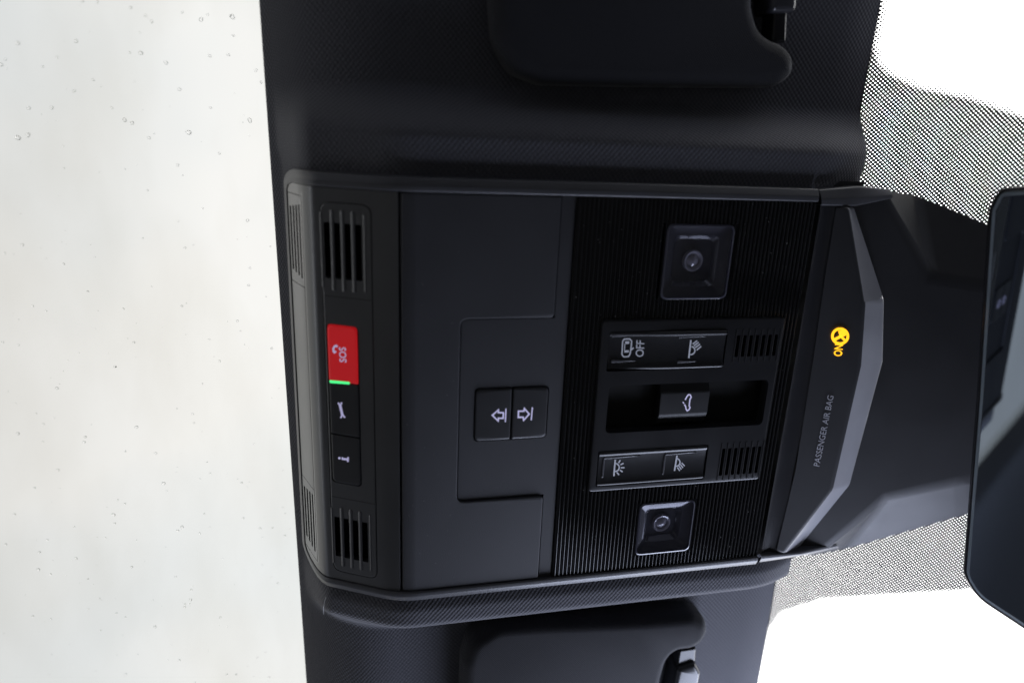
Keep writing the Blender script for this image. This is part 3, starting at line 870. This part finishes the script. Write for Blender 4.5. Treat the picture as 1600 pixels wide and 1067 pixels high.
# button face with rolled ends: lofted along V
def rolled(name, b, off, mat, parent, prof, wall=5.0):
    u0, u1, v0, v1 = b; vv = []; f2 = []
    m2 = 0.5
    for t, h in prof:
        V = v0 + (v1 - v0) * t
        for (u, hh) in ((u0, -wall), (u0, h - m2), (u0 + m2 * 0.4, h - m2 * 0.25), (u0 + m2, h), (u1 - m2, h), (u1 - m2 * 0.4, h - m2 * 0.25), (u1, h - m2), (u1, -wall)):
            vv.append((u, V, off + hh))
    n = len(prof)
    for i in range(n - 1):
        for j in range(7): f2.append((i * 8 + j, i * 8 + j + 1, i * 8 + 9 + j, i * 8 + 8 + j))
    f2.append(tuple(range(8))); f2.append(tuple((n - 1) * 8 + j for j in range(8)))
    return from_uvh(name, vv, f2, mat, parent, 28)
tbb = rolled('tailgate_button', tb, -1.2, M_BUTTON, con, [(0.0, -5.0), (0.0, -2.2), (0.10, -1.4), (0.18, -0.2), (0.25, 0.0), (0.72, 0.0), (0.80, -0.3), (0.93, -1.6), (1.0, -2.4), (1.0, -5.0)])
def c4(x, y): return (1040 + x / 17.8, 600 + y / 17.8)
k = Ink(-1.12); k.stroke([c4(*p) for p in ((545, 440), (600, 335), (640, 292), (688, 302), (712, 368), (678, 420), (655, 600), (680, 650), (650, 712), (600, 742), (567, 690), (556, 620), (522, 565))], 2.1); k.stroke([c4(512, 545), c4(480, 492)], 1.7); k.build('car_symbol', M_ICON, tbb)

# rocker switches: long bar dipping at one end, raised rim
def rocker(name, b, z0, z1, parent):
    """z0/z1: height of the rear and the front end over the panel"""
    u0, u1, v0, v1 = b; g = 0.45
    u0 += g; u1 -= g; v0 += g; v1 -= g
    mid = u0 + 0.38 * (u1 - u0)
    def hh(U):
        t = (U - u0) / (u1 - u0)
        return z0 + (z1 - z0) * smst(0.0, 0.6, t)
    cols = [u0 + (u1 - u0) * i / 24 for i in range(25)]
    cols = [u0, u0 + 0.35] + cols[1:-1] + [u1 - 0.35, u1]
    rows = [(v0, -4.0), (v0, -0.75), (v0 + 0.25, -0.25), (v0 + 0.8, 0.0), (v0 + 1.8, -0.1), (v0 + 2.8, -0.75), ((v0 + v1) / 2, -0.95), (v1 - 2.8, -0.75), (v1 - 1.8, -0.1), (v1 - 0.8, 0.0), (v1 - 0.25, -0.25), (v1, -0.75), (v1, -4.0)]
    vv = []; f2 = []
    for i, U in enumerate(cols):
        e = -0.7 if i in (0, len(cols) - 1) else (-0.15 if i in (1, len(cols) - 2) else 0.0)
        for V, h in rows: vv.append((U, V, hh(U) + (h + e if h > -3 else h - 1.5)))
    n = len(rows)
    for i in range(len(cols) - 1):
        for j in range(n - 1): f2.append((i * n + j, i * n + j + 1, (i + 1) * n + j + 1, (i + 1) * n + j))
    f2.append(tuple(range(n))); f2.append(tuple((len(cols) - 1) * n + j for j in range(n)))
    o = from_uvh(name, vv, f2, M_SWITCH, parent, 40)
    return o, hh
r1, h1 = rocker('rocker_switch', rk1, 0.3, 2.0, con)
r2, h2 = rocker('rocker_switch', rk2, 1.5, 1.5, con)
def surf_of(hh, add):
    def s(px, py):
        H = 0.5
        for _ in range(6):
            U, V = at(px, py, H); H = hh(U) + add
        return U, V, H
    return s
# small ledges in a lighter plastic above and below the symbols
for pr, hh, ls in ((r1, h1, (((956, 523.6), (1008, 524.7)), ((955, 563.6), (994, 565)), ((1060.6, 526), (1104, 526)), ((1058.5, 565), (1088, 565)))),
                   (r2, h2, (((944, 714.5), (1000, 712.5)), ((1040, 709.5), (1088, 706))))):
    for (a, b) in ls:
        k = []
        for (x, y) in (a, b):
            U, V, H = surf_of(hh, -0.5)(x, y); k.append((U, V))
        u0, u1 = k[0][0], k[1][0]; v = (k[0][1] + k[1][1]) / 2
        hm = hh((u0 + u1) / 2)
        slab('finger_ridge', [(u0, v - 0.75), (u1, v - 0.2), (u1, v + 0.2), (u0, v + 0.75)], M_METAL, pr, hm - 0.35, 1.0, 0.3, Hf=flat)
for (x0, y0, x1, y1) in ((944, 717, 941.5, 746), (1040, 711, 1035.5, 741)):
    a = surf_of(h2, -0.5)(x0, y0); b = surf_of(h2, -0.5)(x1, y1)
    u = (a[0] + b[0]) / 2
    slab('finger_ridge', rounded([(u - 0.5, a[1]), (u + 0.5, a[1]), (u + 0.5, b[1]), (u - 0.5, b[1])], 0.3, 3), M_METAL, r2, 1.5 - 0.35, 1.0, 0.3, Hf=flat)
S1 = surf_of(h1, -0.62); S2 = surf_of(h2, -0.62)
k = Ink(0, S1)
k.stroke([(975.5, 529.8), (984, 529.6), (987, 533), (986.3, 541), (984.5, 553), (982, 557), (974.5, 557.4), (971.8, 554), (972.3, 545), (973, 533)], 2.0, True)
k.fill([(976.4, 533.2), (983.6, 533), (982.8, 537.2), (977.2, 537.4)]); k.fill([(976.2, 547.4), (982.2, 547), (982.8, 550.6), (975.2, 551)])
k.stroke([(976.4, 537), (975.8, 548)], 1.2); k.stroke([(984.8, 547.4), (990.2, 543.4)], 2.2); k.build('car_symbol', M_PRINT, r1)
k = Ink(0, S1); k.text('OFF', (1005.6, 557.6), (1.6, -25.6), (-12.8, -0.6), 0.95, 0.004); k.build('lettering', M_PRINT, r1)
k = Ink(0, S1); k.stroke([(1079.6, 531.2), (1076.2, 559.6)], 2.5); k.arc(1079.2, 547.6, 6.6, -78, 98, 2.0, 6.4)
for a, b in (((1082.3, 537.5), (1089.3, 532.3)), ((1084.2, 540.3), (1091.7, 534.7)), ((1086.2, 543.2), (1093.7, 537.7)), ((1088.6, 547.0), (1095.6, 541.0))): k.stroke([a, b], 2.0)
k.build('lamp_symbol', M_PRINT, r1)
k = Ink(0, S2); k.stroke([(961.3, 717.8), (959.2, 743.4)], 2.5); k.arc(961.2, 730, 6.4, -84, 92, 2.0, 6.2)
for a, b in (((966.4, 723.2), (969.2, 718.7)), ((969.5, 726.0), (974.3, 723.4)), ((970, 730.4), (975.8, 730.4)), ((968.6, 734.2), (972.9, 737.0)), ((963.9, 737.6), (967.2, 741.8))): k.stroke([a, b], 2.1)
k.build('lamp_symbol', M_PRINT, r2)
k = Ink(0, S2); k.stroke([(1057.8, 711.2), (1053.9, 735.4)], 2.4); k.arc(1056.6, 722, 5.9, -80, 98, 1.9, 5.9)
for a, b in (((1058, 729.8), (1062.3, 735.3)), ((1060.4, 727.4), (1064.7, 733)), ((1062.8, 725), (1067.2, 730.6)), ((1064.9, 722.7), (1069.8, 727.9))): k.stroke([a, b], 1.8)
k.build('lamp_symbol', M_PRINT, r2)

# ================================================================== MIRROR BASE COVER with the airbag indicator
cov = thing('mirror_base_cover', 'faceted dark cover at the mirror base carrying the airbag indicator', 'cover', 250, VC, 0)
def P3(px, py, H): U, V = at(px, py, H); return (U, V, H)
def PW(px, py, add):
    U, V = on_wind(px, py); return (U, V, Hw(U, V) + add)
def bevelled(name, verts, faces, mat, parent, bw, ang=12, seg=3, smooth=60):
    me = bpy.data.meshes.new(name); me.from_pydata([W(*v) for v in verts], [], faces)
    bm = bmesh.new(); bm.from_mesh(me)
    bmesh.ops.recalc_face_normals(bm, faces=bm.faces)
    es = [e for e in bm.edges if len(e.link_faces) == 2 and e.calc_face_angle(0) > math.radians(ang)]
    bmesh.ops.bevel(bm, geom=es, offset=bw / 1000.0, offset_type='OFFSET', segments=seg, profile=0.5, affect='EDGES', clamp_overlap=True)
    bmesh.ops.recalc_face_normals(bm, faces=bm.faces)
    bm.to_mesh(me); bm.free()
    return link(name, me, mat, parent, smooth)
# rows: a = rear edge, c = foot of the indicator chamfer, r = crease, t = edge against the windscreen
def PC(px, py, add=0.0):                  # central face: one plane, shallower than the windscreen
    a_, b_ = ray(px, py)                  # H = h0 + k (U - 246)
    h0, k_ = -1.5, 0.30
    H = (h0 + add + k_ * (a_ * D - 246)) / (1 + k_ * a_)
    return P3(px, py, H)
c = [PC(1332, 322), PC(1381, 470), PC(1379, 565), PC(1328, 755), PC(1240, 864)]
r_ = [PC(1388, 305), PC(1456, 434), PC(1625, 462)]
s_ = [PC(1296, 854), PC(1384, 778), PC(1500, 752), PC(1625, 731)]
t_ = [P3(1345, 291, -3.0), PW(1430, 306, 1.0), PW(1545, 353, 1.0), PW(1660, 402, 1.0)]
u_ = [P3(1258, 869, -3.0), PW(1320, 855.5, 1.0), PW(1500, 803.5, 1.0), PW(1650, 762, 1.0)]
e_t = [P3(1281, 296.5, 0.0), P3(1281, 321, 0.0)]
e_b = [P3(1186, 879.5, 0.0), P3(1187, 866, 0.0)]
vv = c + r_ + s_ + t_ + u_ + e_t + e_b     # c0-4 r5-7 s8-11 t12-15 u16-19 et20-21 eb22-23
ff = [(0, 5, 6, 7, 11, 10, 9, 8, 4, 3, 2, 1), (5, 12, 13, 6), (6, 13, 14), (6, 14, 15, 7), (8, 9, 17, 16), (9, 10, 18, 17), (10, 11, 19, 18)]
bevelled('cover_shell', vv, ff, M_COVER, cov, 4.0, 6, 5, 40)
# rails carrying on from the console bezel along both edges of the cover
def end_rail(outer, inner):
    vv2 = []; f3 = []; n2 = 15
    def lerp(p, t):
        x = t * (len(p) - 1); i2 = min(int(x), len(p) - 2); q2 = x - i2
        return tuple(p[i2][z] + (p[i2 + 1][z] - p[i2][z]) * q2 for z in range(3))
    for i2 in range(n2):
        a_, b_ = lerp(outer, i2 / (n2 - 1)), lerp(inner, i2 / (n2 - 1))
        for t, h in prof: vv2.append((a_[0] * (1 - t) + b_[0] * t, a_[1] * (1 - t) + b_[1] * t, a_[2] * (1 - t) + b_[2] * t + max(h, -5.0)))
    k2 = len(prof)
    for i2 in range(n2 - 1):
        for j2 in range(k2 - 1): f3.append((i2 * k2 + j2, i2 * k2 + j2 + 1, (i2 + 1) * k2 + j2 + 1, (i2 + 1) * k2 + j2))
    from_uvh('end_rail', vv2, f3, M_SATIN, cov, 50)
end_rail([P3(1281.5, 296.5, 0), P3(1345, 291.5, -0.5), P3(1392, 296, -2.0)], [P3(1281.5, 321, 0), P3(1336, 322, -0.5), P3(1392, 310, -1.5)])
end_rail([P3(1187, 879.8, 0), P3(1258, 869, -0.5), P3(1312, 857, -2.0)], [P3(1188, 866, 0), P3(1244, 861, -0.5), P3(1304, 848, -1.5)])
# indicator pod
pod_l = [P3(1307, 322, -0.3), P3(1288, 440, -0.3), P3(1271, 560, -0.3), P3(1243, 735, -0.3), P3(1213, 861, -0.3)]
pod_r = [P3(1326, 324, 1.8), P3(1350, 475, 6.2), P3(1343, 572, 6.2), P3(1299, 765, 6.2), P3(1224, 864, 1.8)]
pod_c = [PC(1334, 323, -0.6), PC(1382, 470, -0.6), PC(1380, 566, -0.6), PC(1329, 757, -0.6), PC(1241, 865, -0.6)]
pv = pod_l + pod_r + pod_c
pf = []
for i in range(4): pf += [(i, 5 + i, 6 + i, 1 + i), (5 + i, 10 + i, 11 + i, 6 + i)]
pf += [(0, 10, 5), (4, 9, 14)]
pod = bevelled('indicator_pod', pv, pf, M_COVER, cov, 1.3, 8, 4, 50)
pod.data.materials.append(M_POD_LIT)
for q in pod.data.polygons:                       # front chamfer: same plastic, coloured paler to look lit
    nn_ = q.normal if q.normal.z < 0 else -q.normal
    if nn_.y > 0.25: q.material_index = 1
# recessed strip between the ribbed panel and the pod
sv_ = [P3(1283, 320, -1.0), P3(1238, 590, -1.0), P3(1189, 867, -1.0), P3(1309, 320, -0.6), P3(1268, 590, -0.6), P3(1215, 863, -0.6)]
mid_ = [tuple((a + b) / 2 - (1.2 if i == 2 else 0) for i, (a, b) in enumerate(zip(sv_[q], sv_[q + 3]))) for q in range(3)]
from_uvh('recess_strip', sv_ + mid_, [(0, 6, 7, 1), (1, 7, 8, 2), (6, 3, 4, 7), (7, 4, 5, 8)], M_STRIP, cov, 80)
boxuvh('back_block', UF - 6, 236, 14, 220, -14.0, -7.0, M_BLACK, cov)
# print on the pod: plane through the pod face
def pod_surf(add):
    a, b, d = Vector(pod_l[2]), Vector(pod_r[1]), Vector(pod_r[3])
    n = (b - a).cross(d - a).normalized()
    if n.z < 0: n = -n
    def s(px, py):
        A, B = ray(px, py)
        # point = (A*(D-H), B*(D-H), H)
        o = Vector((A * D, B * D, 0.0)); dr = Vector((-A, -B, 1.0))
        t = (a + n * add - o).dot(n) / dr.dot(n)
        p = o + dr * t
        return p.x, p.y, p.z
    return s
PS = pod_surf(0.35)
k = Ink(0, PS); k.text('PASSENGER AIR BAG', (1280.4, 728.8), (22.4, -110.0), (-9.4, -1.8), 1.0, 0.002); k.build('lettering', M_TEXT, pod)
k = Ink(0, PS); k.text('ON', (1315.6, 557.0), (2.2, -18.5), (-13.4, -1.2), 1.0, 0.02)
k.arc(1312.7, 525.3, 12.1, 0, 360, 4.2, 11.6, 28)
k.stroke([(1304, 530.5), (1312, 526.5), (1321.5, 521.5)], 4.6); k.stroke([(1311.5, 516.5), (1313.5, 525), (1320, 531.5)], 3.8); k.disc(1316.8, 518.6, 3.6)
k.build('airbag_on_symbol', M_AMBER, pod)['label'] = 'lit amber airbag symbol with the word ON'

# ================================================================== SUN VISORS and their clips
HV = -12.0
def visor(label, inner_px, ext, side):
    p = [at(x, y, HV) for x, y in inner_px] + ext
    root = thing('sun_visor', label, 'sun visor', 120, ext[0][1], -24, 'sun visors folded against the headliner')
    # soft pillow edge
    poly = ccw(rounded(p, 14.0, 5)); rings = [(0.0, -26.0), (0.0, -18.0), (0.5, -15.6), (1.4, -13.6), (2.8, -12.0), (4.6, -11.0), (6.4, -10.6)]
    bm = bmesh.new(); prev = None; n = len(poly)
    for d, h in rings:
        q = inset(poly, d); vs = [bm.verts.new((x, y, h)) for x, y in q]
        if prev:
            for i in range(n): bm.faces.new((prev[i], prev[(i + 1) % n], vs[(i + 1) % n], vs[i]))
        prev = vs
    top = inset(poly, rings[-1][0]); h = rings[-1][1]
    vv, ee, ff, *_ = delaunay_2d_cdt([Vector(p) for p in top], [(i, (i + 1) % n) for i in range(n)], [], 0, 1e-5)
    vt = [bm.verts.new((v.x, v.y, h)) for v in vv]
    for f in ff:
        if pin((sum(vv[i].x for i in f) / 3, sum(vv[i].y for i in f) / 3), top): bm.faces.new([vt[i] for i in f])
    bmesh.ops.remove_doubles(bm, verts=bm.verts, dist=1e-4)
    uvl = bm.loops.layers.uv.new('UVMap')
    for fc in bm.faces:
        for lp in fc.loops: lp[uvl].uv = (lp.vert.co.x / 1000.0, lp.vert.co.y / 1000.0)
    for v in bm.verts: v.co = W(*v.co)
    bmesh.ops.recalc_face_normals(bm, faces=bm.faces)
    me = bpy.data.meshes.new('visor_panel'); bm.to_mesh(me); bm.free()
    link('visor_panel', me, M_VISOR, root, 60)
    return root
top_px = [(1178, -40), (1181, 15), (1190, 46), (1208, 60), (1232, 70), (1245, 88), (1245, 116), (1222, 136), (1000, 134), (850, 131), (800, 112), (775, 60), (768, -40)]
a = at(768, -40, HV); b = at(1178, -40, HV)
visor('dark cloth sun visor on the side of the red SOS button and ON symbol', top_px, [(a[0] - 4, -340), (196, -340), (196, b[1] - 22), (b[0] + 2, b[1] - 20)], -1)
bot_px = [(722, 1100), (724, 1040), (735, 1005), (775, 978), (850, 973), (1000, 968), (1085, 962), (1107, 972), (1110, 988), (1100, 1006), (1082, 1017), (1056, 1020), (1044, 1034), (1036, 1062), (1028, 1110)]
a = at(722, 1100, HV); b = at(1028, 1110, HV)
visor('dark cloth sun visor on the side of the information button and airbag lettering', bot_px, [(b[0] + 2, b[1] + 20), (196, b[1] + 24), (196, 574), (a[0], 574)], 1)
def clip(label, pts_block, pts_stem, hb):
    U, V = at(*pts_block[0], hb)
    root = thing('visor_clip', label, 'clip', U, V, -24, 'clips that hold the sun visors')
    blk = rounded([at(x, y, hb) for x, y in pts_block], 2.5)
    slab('hook', blk, M_HOOK, root, hb, 14.0, 2.5, Hf=flat, smooth=50)
    slab('pin', rounded([at(x, y, hb - 3) for x, y in pts_stem], 0.8), M_MHOUSE, root, hb - 3, 9.0, 1.0, Hf=flat, smooth=50)
    return root
clip('glossy dark clip in the notch of the visor on the SOS button side', [(1203, -40), (1249, -40), (1247, 20), (1206, 20)], [(1210, 15), (1231, 15), (1229, 66), (1206, 66)], -13.0)
clip('glossy dark clip in the notch of the visor on the information button side', [(1046, 1110), (1086, 1110), (1096, 1052), (1088, 1036), (1060, 1046)], [(1062, 1016), (1088, 1012), (1086, 1046), (1056, 1050)], -13.0)

# ================================================================== REAR-VIEW MIRROR
mir = thing('rear_view_mirror', 'rear-view mirror in a thin dark frame below the windscreen cover', 'mirror', 300, VC, 40)
nrm = Vector((-0.970, 0.068, 0.250)).normalized()       # faces rearwards, down and a little to the driver
A = Vector(P3(1549, 320, 34))
def on_plane(px, py):
    a_, b_ = ray(px, py); o_ = Vector((a_ * D, b_ * D, 0.0)); d_ = Vector((-a_, -b_, 1.0))
    return o_ + d_ * ((A - o_).dot(nrm) / d_.dot(nrm))
B = on_plane(1502, 885)
ex = (B - A).normalized()                            # along the mirror, towards the driver
dn = nrm.cross(ex).normalized()
if dn.z < 0: dn = -dn
LEN = (B - A).length
def mloc(x, y, z): p = A + ex * x + dn * y + nrm * z; return (p.x, p.y, p.z)
outl = rounded([(-7, 2.0), (2, -1.5), (LEN * 0.5, 0.0), (LEN + 4, 0.5), (LEN + 13, 8.0), (LEN + 24, 60), (LEN + 12, 72), (10, 72), (-10, 60)], [6, 6, 40, 12, 22, 10, 10, 10, 10], 8)
outl = ccw(outl)
def loft(name, rings, mat, cap0, cap1, parent):
    vv = []; f2 = []; n = len(outl)
    for d, z in rings:
        b = len(vv); vv += [mloc(x, y, z) for x, y in inset(outl, d)]
        if b:
            for i in range(n): f2.append((b - n + i, b - n + (i + 1) % n, b + (i + 1) % n, b + i))
    if cap0: f2.append(tuple(range(n)))
    if cap1: f2.append(tuple(range(len(vv) - n, len(vv))))
    return from_uvh(name, vv, f2, mat, parent, 50)
loft('housing', [(14, -26), (5, -20), (0.5, -8), (0.0, -3), (0.0, -1.2), (0.3, -0.4), (1.0, 0.0), (1.9, 0.1), (2.1, -0.3)], M_MHOUSE, True, False, mir)
loft('glass_edge', [(2.0, -1.5), (2.0, -0.1), (2.3, 0.25), (3.6, 0.4)], M_EDGE, False, False, mir)
loft('glass', [(3.55, 0.2), (3.6, 0.4), (3.8, 0.42)], M_MIRROR, False, True, mir)
# stalk up to the cover
sa = A + ex * (LEN * 0.45) + dn * 30 - nrm * 24; sb = Vector((sa.x + 18, sa.y, Hw(sa.x + 18) + 12))
vv = []; f2 = []
for p in (sa, sb):
    for i in range(16): vv.append((p.x + 11 * math.cos(i * math.pi / 8), p.y + 11 * math.sin(i * math.pi / 8), p.z))
for i in range(16): f2.append((i, (i + 1) % 16, 16 + (i + 1) % 16, 16 + i))
from_uvh('stalk', vv, f2, M_MHOUSE, mir, 50)
